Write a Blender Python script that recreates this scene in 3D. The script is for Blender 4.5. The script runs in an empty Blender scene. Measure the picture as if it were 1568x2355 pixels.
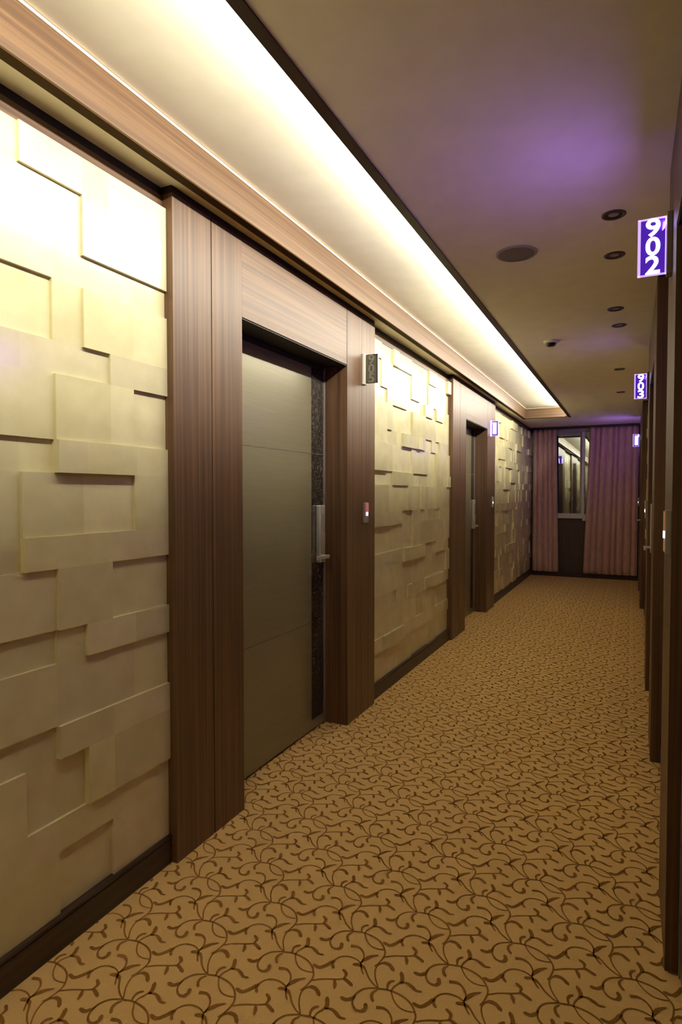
import bpy, bmesh, math, random
from mathutils import Vector, Matrix
random.seed(11)
S = bpy.context.scene
C = S.collection
PI = math.pi

# ------------------------------------------------------------------ camera
CAMZ = 1.36
f_px, yaw, pitch = 1375.96, 0.451804, 0.0299946
cam = bpy.data.cameras.new('camera'); co = bpy.data.objects.new('camera', cam); C.objects.link(co)
cam.sensor_fit = 'VERTICAL'; cam.sensor_height = 36.0; cam.lens = f_px / 2355 * 36.0
cam.clip_start = 0.02
co.location = (0, 0, CAMZ)
co.rotation_euler = (PI / 2 - pitch, 0, yaw)
S.camera = co
S.view_settings.view_transform = 'Standard'; S.view_settings.look = 'None'
S.view_settings.gamma = 1; S.view_settings.use_curve_mapping = False
S.view_settings.exposure = 0.16
S.cycles.use_denoising = True; S.cycles.use_adaptive_sampling = True; S.cycles.adaptive_threshold = 0.04
S.cycles.max_bounces = 8; S.cycles.diffuse_bounces = 6; S.cycles.glossy_bounces = 4
S.cycles.caustics_reflective = False; S.cycles.caustics_refractive = False
S.cycles.sample_clamp_indirect = 6.0

# ------------------------------------------------------------------ materials
def mat(name, col, rough=0.6, metal=0.0, coat=0.0, coat_rough=0.15, spec=0.5, emit=None, es=0.0):
    m = bpy.data.materials.new(name); m.use_nodes = True
    b = m.node_tree.nodes['Principled BSDF']
    b.inputs['Base Color'].default_value = (*col, 1); b.inputs['Roughness'].default_value = rough
    b.inputs['Metallic'].default_value = metal; b.inputs['Coat Weight'].default_value = coat
    b.inputs['Coat Roughness'].default_value = coat_rough
    b.inputs['Specular IOR Level'].default_value = spec
    if emit:
        b.inputs['Emission Color'].default_value = (*emit, 1); b.inputs['Emission Strength'].default_value = es
    return m
def noise_col(m, c1, c2, scale=(1, 1, 1), ns=5, detail=4, bump=0.0, lo=0.35, hi=0.65, dist=0.0):
    nt = m.node_tree; N = nt.nodes; L = nt.links; b = N['Principled BSDF']
    tc = N.new('ShaderNodeTexCoord'); mp = N.new('ShaderNodeMapping'); mp.inputs['Scale'].default_value = scale
    n = N.new('ShaderNodeTexNoise'); n.inputs['Scale'].default_value = ns; n.inputs['Detail'].default_value = detail
    n.inputs['Distortion'].default_value = dist
    r = N.new('ShaderNodeValToRGB'); e = r.color_ramp.elements
    e[0].position = lo; e[1].position = hi; e[0].color = (*c1, 1); e[1].color = (*c2, 1)
    L.new(tc.outputs['Object'], mp.inputs['Vector']); L.new(mp.outputs['Vector'], n.inputs['Vector'])
    L.new(n.outputs['Fac'], r.inputs['Fac']); L.new(r.outputs['Color'], b.inputs['Base Color'])
    if bump:
        bp = N.new('ShaderNodeBump'); bp.inputs['Strength'].default_value = bump; bp.inputs['Distance'].default_value = 0.002
        L.new(n.outputs['Fac'], bp.inputs['Height']); L.new(bp.outputs['Normal'], b.inputs['Normal'])
    return m, r

WD, WL = (0.058, 0.024, 0.009), (0.128, 0.063, 0.025)
wood_v, _ = noise_col(mat('wood_vertical_grain', WL, 0.5, coat=0.3, coat_rough=0.45, spec=0.4), WD, WL, (1, 1, 0.012), 75, 3)
wood_h, _ = noise_col(mat('wood_horizontal_grain', WL, 0.5, coat=0.3, coat_rough=0.45, spec=0.4), WD, WL, (1, 0.012, 1), 75, 3)
wood_f, _ = noise_col(mat('wood_fascia', WL, 0.5, coat=0.35, coat_rough=0.35, spec=0.4), (0.080, 0.038, 0.015), (0.150, 0.080, 0.034), (1, 0.010, 1), 85, 3)
wood_x, _ = noise_col(mat('wood_cross_fascia', WL, 0.45), (0.080, 0.038, 0.015), (0.150, 0.080, 0.034), (0.012, 1, 1), 85, 3)
wood_dark, _ = noise_col(mat('dark_wood', (0.03, 0.015, 0.008), 0.5, coat=0.05), (0.020, 0.010, 0.006), (0.045, 0.021, 0.011), (1, 0.02, 1), 60, 3)
strip_m = mat('fascia_foot_strip', (0.05, 0.028, 0.010), 0.85, spec=0.1)
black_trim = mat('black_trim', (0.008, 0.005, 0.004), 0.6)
lit_lip_m = mat('lit_lip_bead', (0.75, 0.60, 0.42), 0.5)  # pale colour paints the bright line of light on the fascia's top lip
paint, _ = noise_col(mat('ceiling_paint', (0.7, 0.68, 0.6), 0.75, spec=0.3), (0.74, 0.69, 0.56), (0.78, 0.73, 0.60), (1, 1, 1), 9, 3)
wallpaint = mat('plain_plaster', (0.5, 0.45, 0.36), 0.8)
endwood, _ = noise_col(mat('end_wall_wood', (0.05, 0.026, 0.014), 0.5, coat=0.2), (0.030, 0.015, 0.009), (0.060, 0.031, 0.017), (1, 1, 0.02), 60, 3)
door_m, _ = noise_col(mat('door_metallic_olive', (0.25, 0.22, 0.14), 0.36, metal=0.35, coat=0.25, coat_rough=0.2), (0.205, 0.178, 0.108), (0.225, 0.196, 0.12), (1, 0.02, 1), 220, 2)
door_strip, _ = noise_col(mat('door_dark_inlay', (0.03, 0.025, 0.018), 0.12, coat=0.6, coat_rough=0.05), (0.022, 0.018, 0.012), (0.075, 0.062, 0.055), (1, 1, 1), 28, 2, lo=0.5, hi=0.62, dist=2.5)
door_edge = mat('door_edge_metal', (0.45, 0.42, 0.33), 0.3, metal=0.8)
steel = mat('satin_steel', (0.72, 0.70, 0.64), 0.34, metal=0.55)
cream_metal = mat('cream_bracket', (0.78, 0.74, 0.62), 0.45)
grey_metal = mat('grey_bracket', (0.22, 0.19, 0.18), 0.4, metal=0.3)
white_pl = mat('white_plastic', (0.72, 0.68, 0.62), 0.4)
black_pl = mat('black_plastic', (0.01, 0.008, 0.008), 0.3)
dl_ring = mat('downlight_ring', (0.05, 0.035, 0.03), 0.4)
dl_cup = mat('downlight_cup', (0.012, 0.008, 0.007), 0.35)
dl_lens = mat('downlight_lens', (0.25, 0.21, 0.2), 0.3)
spk_m, _ = noise_col(mat('speaker_grille', (0.13, 0.11, 0.12), 0.5), (0.10, 0.085, 0.095), (0.16, 0.135, 0.145), (1, 1, 1), 600, 1)
frame_m = mat('window_frame_white', (0.62, 0.60, 0.52), 0.4)
frame_grey = mat('window_head_grey', (0.33, 0.31, 0.29), 0.45)
rail_m = mat('rail_black', (0.02, 0.016, 0.014), 0.5)
room_dark = mat('night_rock', (0.01, 0.01, 0.012), 0.9)
plate_lit = mat('sign_plate_violet', (0.03, 0.012, 0.12), 0.2, emit=(0.105, 0.020, 0.62), es=0.55)
edge_lit = mat('sign_edge_glow', (0.5, 0.4, 0.7), 0.3, emit=(0.60, 0.40, 1.0), es=1.0)
digit_lit = mat('sign_digit_glow', (0.8, 0.8, 0.9), 0.3, emit=(0.86, 0.80, 1.0), es=3.2)
plate_off = mat('sign_plate_unlit', (0.075, 0.068, 0.045), 0.25)
digit_off = mat('sign_digit_unlit', (0.17, 0.155, 0.12), 0.4)
edge_off = mat('sign_edge_unlit', (0.035, 0.028, 0.015), 0.3)
led_white = mat('reader_light', (0.8, 0.8, 0.9), 0.3, emit=(0.92, 0.86, 1.0), es=2.2)
reader_red = mat('reader_red', (0.50, 0.16, 0.13), 0.3, emit=(0.5, 0.16, 0.17), es=0.35)
reader_orange = mat('reader_orange', (0.50, 0.25, 0.12), 0.3, emit=(0.5, 0.27, 0.14), es=0.22)
reader_grey = mat('reader_grey', (0.30, 0.28, 0.26), 0.35)

# textured stone with per-tile tint stored in a colour attribute
stone = mat('cream_stone', (0.6, 0.55, 0.4), 0.35, spec=0.5)
def stone_nodes(m):
    nt = m.node_tree; N = nt.nodes; L = nt.links; b = N['Principled BSDF']
    at = N.new('ShaderNodeAttribute'); at.attribute_name = 'tint'
    tc = N.new('ShaderNodeTexCoord')
    n = N.new('ShaderNodeTexNoise'); n.inputs['Scale'].default_value = 11; n.inputs['Detail'].default_value = 8
    r = N.new('ShaderNodeValToRGB'); e = r.color_ramp.elements
    e[0].position = 0.3; e[0].color = (0.88, 0.86, 0.82, 1); e[1].position = 0.7; e[1].color = (1.0, 1.0, 1.0, 1)
    mx = N.new('ShaderNodeMixRGB'); mx.blend_type = 'MULTIPLY'; mx.inputs[0].default_value = 1
    L.new(tc.outputs['Object'], n.inputs['Vector']); L.new(n.outputs['Fac'], r.inputs['Fac'])
    L.new(at.outputs['Color'], mx.inputs[1]); L.new(r.outputs['Color'], mx.inputs[2]); L.new(mx.outputs[0], b.inputs['Base Color'])
    rr = N.new('ShaderNodeMapRange'); rr.inputs['To Min'].default_value = 0.17; rr.inputs['To Max'].default_value = 0.27
    L.new(n.outputs['Fac'], rr.inputs['Value']); L.new(rr.outputs[0], b.inputs['Roughness'])
stone_nodes(stone)

carpet_base, _ = noise_col(mat('carpet_ochre', (0.3, 0.2, 0.1), 0.95, spec=0.15), (0.68, 0.445, 0.175), (0.80, 0.53, 0.225), (1, 1, 1), 420, 2, bump=0.5)
carpet_vine, _ = noise_col(mat('carpet_vine_brown', (0.1, 0.05, 0.02), 0.95, spec=0.1), (0.20, 0.095, 0.019), (0.27, 0.130, 0.030), (1, 1, 1), 300, 2)

velvet = mat('curtain_rose_brown', (0.33, 0.17, 0.15), 0.75, spec=0.2)
velvet.node_tree.nodes['Principled BSDF'].inputs['Sheen Weight'].default_value = 0.35
noise_col(velvet, (0.52, 0.32, 0.265), (0.60, 0.375, 0.31), (1, 1, 0.3), 30, 3)

glass = bpy.data.materials.new('window_glass_night'); glass.use_nodes = True
nt = glass.node_tree; nt.nodes.clear()
o_ = nt.nodes.new('ShaderNodeOutputMaterial'); g_ = nt.nodes.new('ShaderNodeBsdfGlossy'); t_ = nt.nodes.new('ShaderNodeBsdfTransparent'); x_ = nt.nodes.new('ShaderNodeMixShader')
g_.inputs['Roughness'].default_value = 0.015; g_.inputs['Color'].default_value = (0.85, 0.9, 0.85, 1)
t_.inputs['Color'].default_value = (0.75, 0.8, 0.78, 1); x_.inputs[0].default_value = 0.42
nt.links.new(t_.outputs[0], x_.inputs[1]); nt.links.new(g_.outputs[0], x_.inputs[2]); nt.links.new(x_.outputs[0], o_.inputs[0])

# ------------------------------------------------------------------ helpers
def add_box(bm, x0, x1, y0, y1, z0, z1, mi=0):
    x0, x1 = min(x0, x1), max(x0, x1)
    v = [bm.verts.new((x, y, z)) for x in (x0, x1) for y in (y0, y1) for z in (z0, z1)]
    for q in ((0, 1, 3, 2), (4, 6, 7, 5), (0, 4, 5, 1), (2, 3, 7, 6), (0, 2, 6, 4), (1, 5, 7, 3)):
        f = bm.faces.new([v[i] for i in q]); f.material_index = mi
def new_obj(name, bm, m, parent=None, bevel=0.0, smooth=False):
    bmesh.ops.recalc_face_normals(bm, faces=bm.faces[:])
    me = bpy.data.meshes.new(name); bm.to_mesh(me); bm.free()
    for x in (m if isinstance(m, (list, tuple)) else [m]): me.materials.append(x)
    if smooth:
        for p in me.polygons: p.use_smooth = True
    o = bpy.data.objects.new(name, me); C.objects.link(o)
    if parent: o.parent = parent
    if bevel:
        b = o.modifiers.new('bevel', 'BEVEL'); b.width = bevel; b.segments = 2; b.limit_method = 'ANGLE'
    return o
def box(name, x0, x1, y0, y1, z0, z1, m, parent=None, bevel=0.0):
    bm = bmesh.new(); add_box(bm, x0, x1, y0, y1, z0, z1); return new_obj(name, bm, m, parent, bevel)
def boxes(name, L, m, parent=None, bevel=0.0):
    bm = bmesh.new()
    for b in L: add_box(bm, *b)
    return new_obj(name, bm, m, parent, bevel)
def lathe(name, prof, m, parent=None, n=40, loc=(0, 0, 0), smooth=True):
    bm = bmesh.new(); rings = []
    for r, z in prof:
        if r < 1e-6: rings.append([bm.verts.new((0, 0, z))])
        else: rings.append([bm.verts.new((r * math.cos(2 * PI * i / n), r * math.sin(2 * PI * i / n), z)) for i in range(n)])
    for a, b in zip(rings, rings[1:]):
        for i in range(n):
            j = (i + 1) % n
            if len(a) == 1 and len(b) == 1: continue
            if len(a) == 1: bm.faces.new((a[0], b[i], b[j]))
            elif len(b) == 1: bm.faces.new((a[i], b[0], a[j]))
            else: bm.faces.new((a[i], b[i], b[j], a[j]))
    o = new_obj(name, bm, m, parent, smooth=smooth); o.location = loc; return o
def cyl_between(bm, p, q, r, n=16):
    p, q = Vector(p), Vector(q); d = (q - p); u = d.normalized().orthogonal().normalized(); w = d.normalized().cross(u)
    a = [bm.verts.new(p + r * (math.cos(2 * PI * i / n) * u + math.sin(2 * PI * i / n) * w)) for i in range(n)]
    b = [bm.verts.new(q + r * (math.cos(2 * PI * i / n) * u + math.sin(2 * PI * i / n) * w)) for i in range(n)]
    for i in range(n):
        j = (i + 1) % n; bm.faces.new((a[i], a[j], b[j], b[i]))
    bm.faces.new(a[::-1]); bm.faces.new(b)
def empty(name, loc=(0, 0, 0)):
    o = bpy.data.objects.new(name, None); C.objects.link(o); o.location = loc; o.empty_display_size = 0.05; return o
def tag(o, label, cat, group=None):
    o['label'] = label; o['category'] = cat
    if group: o['group'] = group
    return o
def struct(o): o['kind'] = 'structure'; return o

# ------------------------------------------------------------------ constants of the corridor
XL, XR = -1.485, 0.102            # front faces of the wooden door surrounds
YB, YE = -2.9, 10.5               # wall behind the camera, end wall with the window
ZC = 2.46                         # flat ceiling
ZH = 2.105                        # head of door openings
ZT = 2.4345                       # top of wood, foot of the black shadow gap
SIDE = {'left': dict(f=XL, s=-1, stone=0.050, leaf=0.145, wall=0.175),
        'right': dict(f=XR, s=1, stone=0.075, leaf=0.038, wall=0.105)}
def X(side, d): p = SIDE[side]; return p['f'] + p['s'] * d
# units: near jamb start, opening start, opening end, far jamb end
UNITS = {'left': [(1.682, 2.106, 3.142, 3.556), (5.421, 5.906, 6.883, 7.31), (-1.95, -1.53, -0.51, -0.10)],
         'right': [(0.47, 0.89, 1.904, 2.30), (3.389, 3.73, 4.605, 4.99), (7.904, 8.27, 9.353, 9.77)]}

# ------------------------------------------------------------------ carpeted floor with its vine pattern
def carpet():
    bm = bmesh.new()
    v = [bm.verts.new(p) for p in ((-1.75, YB, 0), (0.3, YB, 0), (0.3, YE + 0.1, 0), (-1.75, YE + 0.1, 0))]
    bm.faces.new(v)
    v = [bm.verts.new(p) for p in ((-1.75, YB, -0.1), (-1.75, YE + 0.1, -0.1), (0.3, YE + 0.1, -0.1), (0.3, YB, -0.1))]
    bm.faces.new(v)
    me = bpy.data.meshes.new('floor'); bm.to_mesh(me); bm.free()
    verts = [tuple(v.co) for v in me.vertices]; faces = [tuple(p.vertices) for p in me.polygons]; mi = [0] * len(faces)
    # the scrolling motif, drawn as strokes with swelling tips; unit 1 = one pattern step of 152 x 168 mm
    T = 'thick end'
    # (points in sketch units, width profile start, middle, end in mm)
    ST = [
        ([(890, 455), (862, 430), (836, 385), (822, 330), (790, 305), (745, 302)], 3.5, 4.5, 9),
        ([(890, 450), (884, 380), (905, 320), (955, 293), (1000, 305), (1022, 348)], 3.5, 4, 9.5),
        ([(888, 455), (800, 458), (740, 483), (700, 516), (655, 530), (615, 512)], 3.5, 4.5, 9),
        ([(722, 500), (692, 545), (700, 588), (738, 604), (772, 588), (782, 552)], 3.5, 6, 9.5),
        ([(888, 458), (965, 470), (1045, 507), (1092, 552), (1110, 602), (1106, 655), (1052, 720), (1010, 750)], 4.5, 4.5, 4),
        ([(950, 466), (962, 432), (985, 414), (1016, 408)], 4, 6.5, 6),
        ([(975, 475), (1000, 448), (1040, 425), (1068, 405), (1072, 350)], 3.5, 4.5, 10),
        ([(1050, 418), (1098, 424), (1128, 448), (1150, 472), (1190, 480)], 3.5, 9, 4.5),
        ([(975, 475), (982, 535), (1010, 580), (1055, 603), (1108, 612)], 3.5, 3.5, 3.5),
        ([(885, 466), (848, 484), (832, 512), (838, 545)], 4, 7, 7),
        ([(850, 580), (905, 588), (936, 622), (938, 675), (908, 722)], 9, 4.5, 3.5),
        ([(905, 722), (945, 692), (995, 668), (1058, 656)], 4, 11, 3.5),
        ([(908, 722), (868, 685), (805, 665), (745, 673), (695, 702), (640, 735), (575, 758), (528, 730)], 3.5, 4, 9),
        ([(704, 702), (682, 730), (686, 768)], 4, 7, 7),
        ([(906, 722), (904, 770), (912, 820)], 4, 4, 4),
        ([(1100, 672), (1180, 662), (1285, 664), (1340, 662), (1368, 680), (1404, 716)], 3.5, 4, 8.5),
        ([(1338, 660), (1358, 625), (1332, 588)], 4, 8.5, 7.5),
        ([(1268, 668), (1272, 700), (1266, 738)], 5, 9.5, 5),
    ]
    # sketch units to metres by the floor's own plane (measured on the motif)
    def tofloor(px, py):
        x = 380 + px / 3.2667 - 784; y = 2050 + py / 3.2667 - 1177.5
        fw = Vector((-math.sin(yaw) * math.cos(pitch), math.cos(yaw) * math.cos(pitch), -math.sin(pitch)))
        r = Vector((math.cos(yaw), math.sin(yaw), 0)); u = r.cross(fw)
        d = fw * f_px + r * x - u * y
        return (d.x * (-CAMZ / d.z), d.y * (-CAMZ / d.z))
    hub = tofloor(888, 456)
    quads = []
    for pts, w0, w1, w2 in ST:
        P = [Vector((a - hub[0], b - hub[1])) for a, b in (tofloor(*q) for q in pts)]
        Q = []
        ext = [2 * P[0] - P[1]] + P + [2 * P[-1] - P[-2]]
        for i in range(1, len(ext) - 2):
            for k in range(4):
                t = k / 4; a, b, c, d = ext[i - 1:i + 3]
                Q.append(0.5 * ((2 * b) + (c - a) * t + (2 * a - 5 * b + 4 * c - d) * t * t + (3 * b - a - 3 * c + d) * t ** 3))
        Q.append(P[-1]); n = len(Q); side = []
        for i, q in enumerate(Q):
            tan = (Q[min(i + 1, n - 1)] - Q[max(i - 1, 0)]).normalized(); nr = Vector((-tan.y, tan.x)); t = i / (n - 1)
            w = (w0 + (w1 - w0) * t * 2) if t < .5 else (w1 + (w2 - w1) * (t - .5) * 2)
            if w2 > 5 and t > .6: w = max(w, w2)
            if i == n - 1: w *= 0.35
            side.append((q + nr * w * 0.00058, q - nr * w * 0.00058))
        quads.append(side)
    h = 0.0012
    for j in range(-2, 64):
        for i in range(-9, 10):
            bx = -0.912 + 0.302 * i + (0.151 if j % 2 else 0); by = 1.4895 + 0.1665 * (j - 6)
            if not (-1.95 < bx < 0.45 and 0.2 < by < YE + .3): continue
            for side in quads:
                b0 = len(verts)
                for a, b in side:
                    verts.append((bx + a.x, by + a.y, h)); verts.append((bx + b.x, by + b.y, h))
                for k in range(len(side) - 1):
                    q = b0 + 2 * k
                    xs = [verts[q + m_][0] for m_ in range(4)]; ys = [verts[q + m_][1] for m_ in range(4)]
                    if max(xs) > 0.29 or min(xs) < -1.74 or max(ys) > YE + .09: continue
                    faces.append((q, q + 1, q + 3, q + 2)); mi.append(1)
    me.clear_geometry(); me.from_pydata(verts, [], faces)
    me.materials.append(carpet_base); me.materials.append(carpet_vine)
    me.polygons.foreach_set('material_index', mi)
    # all faces look up except the underside
    bm = bmesh.new(); bm.from_mesh(me)
    for f in bm.faces:
        f.normal_update()
        if f.calc_center_median().z > -0.05 and f.normal.z < 0: f.normal_flip()
    bm.to_mesh(me); bm.free()
    o = bpy.data.objects.new('floor', me); C.objects.link(o); struct(o)
    o['label'] = 'ochre carpet with brown scrolling vines along the corridor'
carpet()

# ------------------------------------------------------------------ walls, ceiling
struct(box('wall_left', X('left', 0.178), X('left', 0.30), YB - .1, YE + .15, -0.1, 2.75, wallpaint))
struct(box('wall_right', X('right', 0.108), X('right', 0.25), YB - .1, YE + .15, -0.1, 2.75, wallpaint))
struct(box('wall_rear', X('left', .3), X('right', .25), YB - .1, YB, 0, 2.75, wallpaint))
WX0, WX1, WZ0, WZ1 = -1.42, -0.08, 0.965, 2.43
struct(boxes('wall_front', [(-1.66, 0.2, YE, YE + .15, 0, WZ0), (-1.66, WX0, YE, YE + .15, WZ0, WZ1), (WX1, 0.2, YE, YE + .15, WZ0, WZ1), (-1.66, 0.2, YE, YE + .15, WZ1, 2.75)], endwood))
CX0, CX1, CY0, CY1 = -1.42, -0.62, -2.55, 8.94    # the cove recess
FX = -1.382                                        # face of the cove fascia
struct(boxes('ceiling', [
    (-1.66, CX0, YB, YE + .1, ZC, 2.75),
    (CX0, CX1, YB, CY0, ZC, 2.75), (CX0, CX1, CY1, YE + .1, ZC, 2.75),
    (CX0, CX1, CY0, CY1, 2.588, 2.75),
    (CX1, 0.30, YB, YE + .1, ZC, 2.75)], paint))
struct(box('ceiling', -0.79, CX1, CY0, CY1, ZC, 2.50, paint))   # shelf that carries the cove lamps
struct(boxes('trim_1', [(-1.419, FX, CY0, CY1 - 0.04, 2.442, 2.577)], wood_f))
t2 = struct(boxes('trim_2', [(-1.419, -0.826, CY1 - 0.04, CY1 - .001, 2.442, 2.577)], wood_x))
struct(boxes('trim_3', [(-1.419, FX, CY0, CY1, 2.436, 2.4415), (FX + .001, -0.826, CY1 - 0.04, CY1, 2.436, 2.4415)], strip_m))
struct(box('trim_4', FX - .012, FX + .006, CY0, CY1 - .045, 2.5775, 2.586, lit_lip_m))  # bead added to draw the lit top lip of the fascia
struct(box('trim_5', -0.825, -0.7905, CY0, 9.15, 2.455, 2.472, wood_dark))

# black shadow gap under the ceiling, following the projecting surrounds, and wooden rail over the stone
def gap_and_rail(side, nm, nr, nb):
    L, R, B = [], [], []
    us = sorted(UNITS[side]); y = YB
    st = SIDE[side]['stone']; wl = SIDE[side]['wall']
    for u in us + [None]:
        y1 = u[0] if u else YE
        if y1 - y > 0.02:
            L.append((X(side, st), X(side, wl), y, y1, ZT - .004, ZC)); R.append((X(side, st - .004), X(side, wl), y, y1, 2.382, ZT - .004))
            B.append((X(side, 0.025 if side == 'left' else .045), X(side, wl), y, y1, 0, 0.088))
            B.append((X(side, 0.030 if side == 'left' else .05), X(side, wl), y, y1, 0.088, 0.092))
            B.append((X(side, 0.024 if side == 'left' else .044), X(side, wl), y, y1, 0.092, 0.101))
        if u:
            L.append((X(side, 0.003), X(side, wl), u[0], u[3], ZT, ZC)); y = u[3]
    struct(boxes(nm, L, black_trim)); struct(boxes(nr, R, wood_h))
    struct(boxes(nb, B, wood_dark))
gap_and_rail('left', 'trim_6', 'trim_7', 'baseboard_left')
gap_and_rail('right', 'trim_8', 'trim_9', 'baseboard_right')
struct(box('baseboard_front', -1.50, X('right', .04), YE - .06, YE, 0, 0.075, wood_dark))

# ------------------------------------------------------------------ stone panels of stepped tiles
ROWS = [0.102, 0.29, 0.388, 0.572, 0.67, 0.857, 0.957, 1.14, 1.237, 1.423, 1.52, 1.712, 1.81, 1.99, 2.088, 2.27, 2.381]
MAN = {  # levels of the six columns nearest the first surround, foot to top
    0: (1, 1, 0, 0, 1, 1), 1: (1, 1, 1, 1, 1, 1), 2: (1, 0, 0, 2, 2, 2), 3: (0, 0, 2, 2, 2, 2), 4: (1, 1, 1, 1, 1, 1), 5: (0, 0, 1, 2, 2, 2),
    6: (1, 1, 2, 2, 1, 1), 7: (0, 2, 2, 2, 2, 2), 8: (0, 1, 1, 1, 1, 2), 9: (0, 0, 3, 3, 3, 2), 10: (1, 1, 2, 2, 2, 1), 11: (1, 1, 1, 1, 2, 2),
    12: (0, 0, 1, 2, 2, 2), 13: (1, 1, 1, 1, 1, 1), 14: (1, 1, 1, 2, 2, 2), 15: (1, 2, 2, 2, 2, 2)}
def stone_panel(side, y0, y1, seed, label, manual=False):
    rnd = random.Random(seed); p = SIDE[side]; base = p['stone']
    if manual: cols = [1.01, 1.11, 1.215, 1.318, 1.42, 1.52, y1]
    else: cols = [y1]
    while cols[0] > y0 + 0.14: cols.insert(0, cols[0] - 0.103)
    cols[0] = y0
    nc = len(cols) - 1; bm = bmesh.new(); tl = bm.faces.layers.float_color if False else None
    tint = []
    def blk(ya, yb, za, zb, lev, t):
        d = base - 0.0108 * lev
        n0 = len(bm.faces); add_box(bm, X(side, d), X(side, p['wall']), ya, yb, za, zb); tint.extend([t] * (len(bm.faces) - n0))
    prev = [1] * nc
    for r in range(16):
        lev = []
        while len(lev) < nc:
            k = rnd.choice((1, 1, 2, 2, 3, 4)); v = rnd.choice((0, 1, 1, 2, 2, 3) if r % 2 else (0, 1, 1, 2))
            lev += [v] * k
        lev = lev[:nc]
        if manual: lev[-6:] = MAN[r]
        c = 0
        while c < nc:
            e = c + 1; mx = rnd.choice((1, 2, 2, 3))
            while e < nc and lev[e] == lev[c] and e - c < mx: e += 1
            k = rnd.uniform(0.88, 1.06); w = rnd.uniform(-0.02, 0.02)
            blk(cols[c], cols[e], ROWS[r], ROWS[r + 1], lev[c], (0.71 * k, (0.65 + w * .3) * k, (0.415 - w) * k, 1)); c = e
        prev = lev
    me = bpy.data.meshes.new('stone_panel'); bmesh.ops.recalc_face_normals(bm, faces=bm.faces[:]); bm.to_mesh(me); bm.free()
    a = me.color_attributes.new('tint', 'FLOAT_COLOR', 'CORNER')
    for poly, t in zip(me.polygons, tint):
        for li in poly.loop_indices: a.data[li].color = t
    me.materials.append(stone)
    o = bpy.data.objects.new('stone_panel', me); C.objects.link(o)
    tag(o, label, 'wall panel'); return o
stone_panel('left', -0.10, 1.682, 3, 'cream stepped stone panel nearest the camera, on the left wall before the first door', True)
stone_panel('left', YB, -1.95, 4, 'cream stepped stone panel on the left wall behind the camera')
stone_panel('left', 3.556, 5.421, 5, 'cream stepped stone panel between the two doors of the left wall')
stone_panel('left', 7.31, YE, 6, 'cream stepped stone panel running up to the left curtain')
stone_panel('right', 2.30, 3.389, 7, 'cream stepped stone panel on the right wall just past sign 902')
stone_panel('right', 4.99, 7.904, 8, 'cream stepped stone panel on the right wall past sign 903')
stone_panel('right', 9.77, YE, 9, 'narrow cream stone panel beside the right curtain')
stone_panel('right', YB, 0.47, 10, 'cream stepped stone panel on the right wall behind the camera')

# ------------------------------------------------------------------ door surrounds and doors
def surround(side, u, label):
    p = SIDE[side]; y0, y1, y2, y3 = u
    t = empty('door_surround', (X(side, 0.05), (y0 + y3) / 2, 0)); tag(t, label, 'door frame')
    t.location = (0, 0, 0)
    W = p['wall']; g = 0.0025
    ym = y0 + (y1 - y0) * 0.52
    boxes('jamb', [(X(side, 0), X(side, W), y0, ym - g, 0, ZT), (X(side, .010), X(side, W), ym - g, ym + g, 0, ZT), (X(side, 0), X(side, W), ym + g, y1, 0, ZT)], wood_v, t, 0.0012)
    yn = y2 + (y3 - y2) * 0.5
    boxes('jamb', [(X(side, 0), X(side, W), y2, yn - g * .4, 0, ZT), (X(side, .004), X(side, W), yn - g * .4, yn + g * .4, 0, ZT), (X(side, 0), X(side, W), yn + g * .4, y3, 0, ZT)], wood_v, t, 0.0012)
    boxes('header', [(X(side, 0), X(side, W - .001), y1, y2 - 2 * g, ZH, ZT), (X(side, .012), X(side, W - .001), y2 - 2 * g, y2, ZH, ZT)], wood_h, t, 0.0012)
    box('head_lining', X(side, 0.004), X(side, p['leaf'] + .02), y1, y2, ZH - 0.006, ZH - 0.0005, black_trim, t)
    return t
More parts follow.
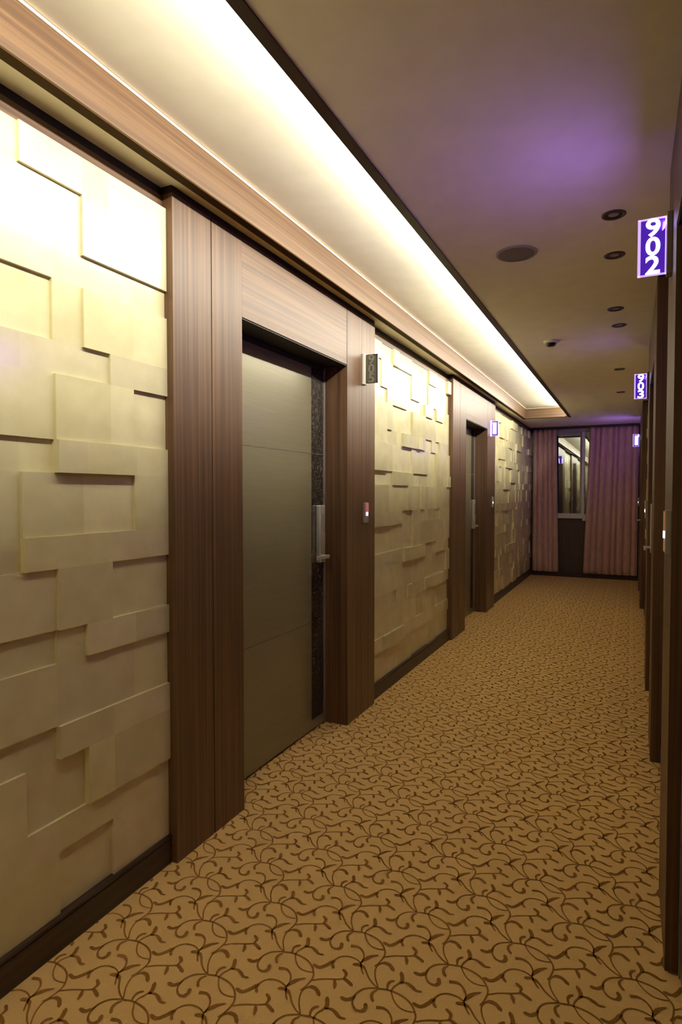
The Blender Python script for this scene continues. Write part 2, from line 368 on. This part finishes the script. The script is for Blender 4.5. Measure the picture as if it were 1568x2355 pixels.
def door(side, u, n, handle=True):
    p = SIDE[side]; y0, y1, y2, y3 = u; lf = p['leaf']; s = p['s']
    d = struct(empty('door_%d' % n, (0, 0, 0)))
    top = 2.075; ysp = y2 - 0.165
    # steel leaf in three panels with fine joints
    L = []; g = 0.0016
    for za, zb in ((0.012, 0.628 - g), (0.628 + g, 1.590 - g), (1.590 + g, top)):
        L.append((X(side, lf), X(side, lf + .024), y1 + .004, ysp - .002, za, zb))
        L.append((X(side, lf + .003), X(side, lf + .024), y1 + .004, ysp, zb, zb + 2 * g if zb < 2 else zb + .0001))
    L.append((X(side, lf), X(side, lf + .024), ysp - .002, y2 - .018, 0.012, 0.063))
    boxes('door_leaf', L, door_m, d, 0.0008)
    boxes('joint_line', [(X(side, lf - .0012), X(side, lf + .002), y1 + .004, y2 - .018, 1.5885, 1.5915)], door_edge, d)
    box('dark_inlay', X(side, lf + .002), X(side, lf + .024), ysp, y2 - .018, 0.063, top, door_strip, d, 0.001)
    boxes('door_frame', [(X(side, lf - .004), X(side, lf + .027), y2 - .017, y2 - .001, 0.0, top + .02), (X(side, lf + .001), X(side, lf + .027), y1, y1 + .0035, 0, top)], grey_metal, d, 0.001)
    box('frame_head', X(side, lf - .004), X(side, lf + .027), y1, y2 - .017, top + .001, top + .022, black_trim, d)
    if handle:
        yc = y2 - 0.075; h = s * -1
        f0 = X(side, lf + .002)
        hd = boxes('door_handle', [(f0, f0 + h * 0.026, yc - .032, yc + .032, 0.965, 1.295)], steel, d, 0.004)
        bm = bmesh.new()
        cyl_between(bm, (f0 + h * .020, yc, 1.000), (f0 + h * .060, yc, 1.000), 0.0095)
        add_box(bm, f0 + h * .050, f0 + h * .066, yc - 0.125, yc + 0.012, 0.990, 1.010)
        lv = new_obj('lever', bm, steel, hd, 0.002)
        bm = bmesh.new(); cyl_between(bm, (f0 + h * .024, yc, 0.978), (f0 + h * .0275, yc, 0.978), 0.006); new_obj('keyhole', bm, black_pl, hd)
        bm = bmesh.new(); add_box(bm, f0 + h * .025, f0 + h * .0275, yc - .02, yc + .02, 1.13, 1.25); new_obj('keypad', bm, reader_grey, hd)
    return d
surround('left', UNITS['left'][0], 'tall walnut door surround nearest on the left wall, carrying the unlit number sign')
surround('left', UNITS['left'][1], 'walnut door surround farther down the left wall, carrying a lit violet sign')
surround('left', UNITS['left'][2], 'walnut door surround on the left wall behind the camera')
surround('right', UNITS['right'][0], 'dark door surround at the right edge carrying sign 902')
surround('right', UNITS['right'][1], 'dark door surround on the right wall carrying sign 903')
surround('right', UNITS['right'][2], 'dark door surround on the right wall closest to the right curtain')
door('left', UNITS['left'][0], 1); door('left', UNITS['left'][1], 2); door('left', UNITS['left'][2], 3)
door('right', UNITS['right'][0], 4, False); door('right', UNITS['right'][1], 5); door('right', UNITS['right'][2], 6)

# ------------------------------------------------------------------ room number signs
def sign(side, y, text, lit, label):
    """edge-lit acrylic plate standing out from the jamb, digits stacked"""
    p = SIDE[side]; s = -p['s']; xf = p['f']
    t = empty('room_sign', (xf, y, 2.034)); tag(t, label, 'sign', 'room number signs on the door jambs')
    x0, x1 = s * 0.006, s * 0.094; z0, z1 = 0, 0.174
    brk = boxes('bracket', [(0, s * .016, -.022, .022, -.006, .180)], grey_metal if side == 'right' else (edge_lit if lit else cream_metal), t, 0.002)  # lit left bracket emits: LED light falling on it is put into its material
    boxes('sign_plate', [(s * .0165, x1, -.003, .003, z0 + .004, z1 - .004)], plate_lit if lit else plate_off, t)
    e = 0.0052
    boxes('glowing_edge' if lit else 'plate_edge', [(x1 - s * e * 1.4, x1 + s * .001, -.0042, .0042, z0, z1), (s * .0165, s * (.0165 + .0035), -.0042, .0042, z0, z1),
                            (s * .0165, x1, -.0042, .0042, z1 - e, z1), (s * .0165, x1, -.0042, .0042, z0, z0 + e * .7)], edge_lit if lit else edge_off, t)
    if text:
        for k, ch in enumerate(text):
            cu = bpy.data.curves.new('t', 'FONT'); cu.body = ch; cu.size = 1; cu.offset = 0.022; cu.extrude = 0.01; cu.align_x = 'CENTER'
            to = bpy.data.objects.new('t', cu); C.objects.link(to)
            bpy.context.view_layer.update()
            me = bpy.data.meshes.new_from_object(to.evaluated_get(bpy.context.evaluated_depsgraph_get()))
            bpy.data.objects.remove(to); bpy.data.curves.remove(cu)
            xs = [v.co.x for v in me.vertices]; ys = [v.co.y for v in me.vertices]; cx, cy = (min(xs) + max(xs)) / 2, (min(ys) + max(ys)) / 2
            H = max(ys) - min(ys); Wd = max(xs) - min(xs)
            zc = z1 - 0.0295 - 0.0565 * k; xc = s * 0.053
            for v in me.vertices:
                a, b, c = v.co
                v.co = (xc + (a - cx) / Wd * 0.040, -0.0048 + c * 0.06, zc + (b - cy) / H * 0.0555)
            me.materials.append(digit_lit if lit else digit_off)
            o = bpy.data.objects.new('digit', me); C.objects.link(o); o.parent = t
    elif lit:
        boxes('glowing_panel', [(s * .030, s * .072, -.0055, -.0032, 0.02, 0.154)], digit_lit, t)
    return t
sign('right', 2.10, '902', True, 'glowing violet room sign reading 902 at the right edge')
sign('right', 4.75, '903', True, 'glowing violet room sign reading 903 below the end of the cove')
sign('right', 9.50, '', True, 'tiny glowing room sign in front of the right curtain')
sign('left', 3.377, '905', False, 'unlit grey room sign on a cream bracket beside the nearest left door')
sign('left', 7.03, '', True, 'small glowing violet room sign on the far left door surround')

# LED lamps inside the lit signs' brackets
def led(side, y, power, back=0.12, z=2.12):
    s = -SIDE[side]['s']; xf = SIDE[side]['f']
    for dy, e, xo, d in ((0, 1.0, .0965, Vector((s, 0, 0.05))), (1, back, .030, Vector((s * .35, 1, .35)))):
        l = bpy.data.lights.new('sign_led', 'AREA'); l.shape = 'RECTANGLE'; l.size = 0.007; l.size_y = 0.16; l.energy = power * e; l.color = (0.34, 0.17, 1.0)
        o = bpy.data.objects.new('sign_led', l); C.objects.link(o)
        o.location = (xf + s * xo, y + dy * 0.012, z)
        z_ = -d.normalized(); y_ = (Vector((0, 0, 1)) - z_ * z_.z).normalized(); x_ = y_.cross(z_)
        o.rotation_euler = Matrix((x_, y_, z_)).transposed().to_euler()
led('right', 2.10, 2.6); led('right', 4.75, 0.8); led('right', 9.50, 2.2, 0.7); led('left', 7.03, 0.7)

# ------------------------------------------------------------------ card readers beside the doors
def reader(side, y, z, top, bot, label):
    s = -SIDE[side]['s']; xf = SIDE[side]['f']
    t = empty('card_reader', (xf, y, z)); tag(t, label, 'card reader', 'card readers beside the doors')
    box('reader_body', -s * .0015, s * .015, -.026, .026, 0, .125, reader_grey, t, 0.003)
    box('reader_cover', s * .0152, s * .0185, -.022, .022, .066, .121, top, t, 0.001)
    box('indicator_light', s * .0152, s * .0195, -.010, .012, .044, .065, led_white, t, 0.001)
    box('reader_foot', s * .0152, s * .0178, -.022, .022, .006, .040, bot, t, 0.001)
reader('left', 3.395, 1.183, reader_red, reader_grey, 'card reader with a red cover on the jamb of the nearest left door')
reader('left', 7.13, 1.205, white_pl, white_pl, 'tiny pale card reader beside the far left door')
reader('right', 1.94, 1.190, reader_orange, reader_orange, 'orange card reader with a bluish light at the right edge, below sign 902')
reader('right', 4.66, 1.190, white_pl, reader_grey, 'pale card reader on the right wall below sign 903')
reader('right', 9.40, 1.190, white_pl, reader_grey, 'farthest card reader on the right wall, against the right curtain')

# ------------------------------------------------------------------ ceiling fixtures
DL = [(-0.078, 2.62, 'black recessed downlight nearest the camera, just left of sign 902'), (-0.085, 3.06, 'recessed downlight second from the camera, level with the round speaker'),
      (-0.100, 3.94, 'recessed downlight third from the camera, beyond sign 902'), (-0.088, 4.33, 'recessed downlight fourth from the camera, close behind the third'),
      (-0.110, 5.84, 'small recessed downlight fifth from the camera, above sign 903'), (-0.118, 7.16, 'farthest recessed downlight in the row, faint above sign 903')]
dl0 = empty('downlight', (DL[0][0], DL[0][1], ZC))
lathe('trim_ring', [(0.034, -0.001), (0.036, -0.004), (0.043, -0.004), (0.046, -0.001), (0.046, 0.0), (0.034, 0.0)], dl_ring, dl0)
lathe('lamp_cup', [(0.0345, -0.0012), (0.030, -0.0008), (0.022, -0.0005), (0.019, -0.0005)], dl_cup, dl0)
lathe('lamp_lens', [(0.019, -0.0006), (0.015, -0.0022), (0, -0.003)], dl_lens, dl0)
tag(dl0, DL[0][2], 'downlight', 'recessed downlights in the ceiling')
for x, y, lab in DL[1:]:
    r = dl0.copy(); C.objects.link(r); r.location = (x, y, ZC); r['label'] = lab
    for ch in list(dl0.children):
        c = ch.copy(); C.objects.link(c); c.parent = r
sp = empty('ceiling_speaker', (-0.487, 2.84, ZC)); tag(sp, 'round grey ceiling speaker between the cove and the downlights', 'speaker')
lathe('speaker_rim', [(0.080, -0.006), (0.086, -0.008), (0.091, -0.004), (0.092, 0.0)], mat('speaker_rim', (0.3, 0.27, 0.25), 0.5), sp, 48)
lathe('grille', [(0.080, -0.005), (0.05, -0.007), (0, -0.008)], spk_m, sp, 48)
sm = empty('smoke_detector', (-0.535, 4.56, ZC)); tag(sm, 'small pale smoke detector with a black lower cap on the ceiling', 'smoke detector')
lathe('detector_base', [(0.052, 0.0), (0.052, -0.008), (0.044, -0.016), (0.036, -0.018)], white_pl, sm)
lathe('detector_cap', [(0.036, -0.018), (0.034, -0.030), (0.026, -0.038), (0.0, -0.041)], black_pl, sm)

# ------------------------------------------------------------------ window, curtains
w = struct(empty('window_1', (0, 0, 0)))
boxes('window_frame', [(WX0, WX0 + .05, YE + .01, YE + .09, WZ0, WZ1), (WX1 - .05, WX1, YE + .01, YE + .09, WZ0, WZ1), (WX0 + .05, WX1 - .05, YE + .01, YE + .09, WZ0, WZ0 + .05)], frame_m, w, 0.003)
boxes('window_head', [(WX0 + .05, WX1 - .05, YE + .01, YE + .09, WZ1 - .055, WZ1)], frame_grey, w, 0.003)
boxes('mullion', [(-0.735, -0.690, YE + .0, YE + .08, WZ0 + .05, WZ1 - .055)], frame_m, w, 0.003)
boxes('sash', [(-0.765, -0.736, YE + .03, YE + .08, WZ0 + .05, WZ1 - .055), (WX0 + .05, -0.766, YE + .03, YE + .08, WZ1 - .10, WZ1 - .056)], frame_grey, w, 0.002)
boxes('window_sill', [(WX0 - .02, -0.72, YE - .035, YE + .01, WZ0 - .004, WZ0 + .075), (-0.719, WX1 + .02, YE - .045, YE + .01, WZ0 - .04, WZ0 + .06)], frame_m, w, 0.003)
box('glass', WX0 + .05, -0.766, YE + .050, YE + .056, WZ0 + .05, WZ1 - .056, glass, w)
box('glass', -0.690, WX1 - .05, YE + .035, YE + .041, WZ0 + .05, WZ1 - .056, glass, w)
cr = box('curtain_rail', -1.50, 0.09, YE - .115, YE - .075, ZC - .034, ZC - .001, rail_m, None, 0.002); tag(cr, 'black curtain rail under the ceiling above the window', 'curtain rail')
def curtain(name, xa_t, xb_t, xa_b, xb_b, nf, seed, label, edge=None):
    rnd = random.Random(seed); nx, nz = nf * 16, 40; bm = bmesh.new(); g = []
    ph = [rnd.uniform(-.9, .9) for _ in range(nf + 2)]; am = [rnd.uniform(.55, 1.1) for _ in range(nf + 2)]
    zt, zb = ZC - .036, 0.078
    for j in range(nz + 1):
        t = j / nz; z = zt + (zb - zt) * t; row = []
        for i in range(nx + 1):
            s = i / nx; u = s * nf; k = int(u); a = am[k] * (1 - (u - k)) + am[k + 1] * (u - k); q = ph[k] * (1 - (u - k)) + ph[k + 1] * (u - k)
            xa = xa_t + (xa_b - xa_t) * t; xb = xb_t + (xb_b - xb_t) * t
            if edge: xb = xb if edge == 'l' else xb
            s2 = s + 0.012 * math.sin(2 * PI * s * 2.5 + q)*min(1, 8*s, 8*(1-s))
            x = xa + (xb - xa) * s2
            amp = 0.066 + 0.008 * t; fold = abs(math.sin(PI * u + 0.35 * q)) ** 0.6
            y = YE - 0.052 - amp * a * fold  + 0.004 * math.sin(9 * z + 3 * u)
            row.append(bm.verts.new((x, y, z)))
        g.append(row)
    for j in range(nz):
        for i in range(nx): bm.faces.new((g[j][i], g[j][i + 1], g[j + 1][i + 1], g[j + 1][i]))
    o = new_obj(name, bm, velvet, None, 0, True)
    m = o.modifiers.new('thick', 'SOLIDIFY'); m.thickness = 0.003
    tag(o, label, 'curtain'); return o
curtain('curtain', -1.488, -1.120, -1.480, -1.072, 5, 2, 'rose brown curtain hanging left of the window against the stone wall')
curtain('curtain', -0.612, 0.088, -0.690, 0.090, 8, 5, 'wider rose brown curtain hanging right of the window')

# ------------------------------------------------------------------ night outside the window
wl = bpy.data.worlds.new('night'); S.world = wl; wl.use_nodes = True
wl.node_tree.nodes['Background'].inputs[0].default_value = (0.10, 0.14, 0.22, 1); wl.node_tree.nodes['Background'].inputs[1].default_value = 0.05

# ------------------------------------------------------------------ cove lamps (fluorescent battens lying on the cove shelf)
LAMP = 25.0
n = 8; seg = (8.80 - CY0) / n
for i in range(n):
    yc = CY0 + seg * (i + .5)
    for nm, d, e in (('cove_lamp_side', Vector((-1, 0, -0.10)), 0.60), ('cove_lamp_up', Vector((-0.2, 0, 1)), 0.29)):
        l = bpy.data.lights.new(nm, 'AREA'); l.shape = 'RECTANGLE'; l.size = seg * 0.97; l.size_y = 0.022; l.energy = LAMP * e; l.color = (1.0, 0.975, 0.86)
        o = bpy.data.objects.new(nm, l); C.objects.link(o); o.location = (-0.785 if nm.endswith('side') else -0.775, yc, 2.532 if nm.endswith('side') else 2.545)
        # long side along the corridor
        z = -d.normalized(); x = Vector((0, 1, 0)); y = z.cross(x).normalized()
        o.rotation_euler = Matrix((x, y, z)).transposed().to_euler()
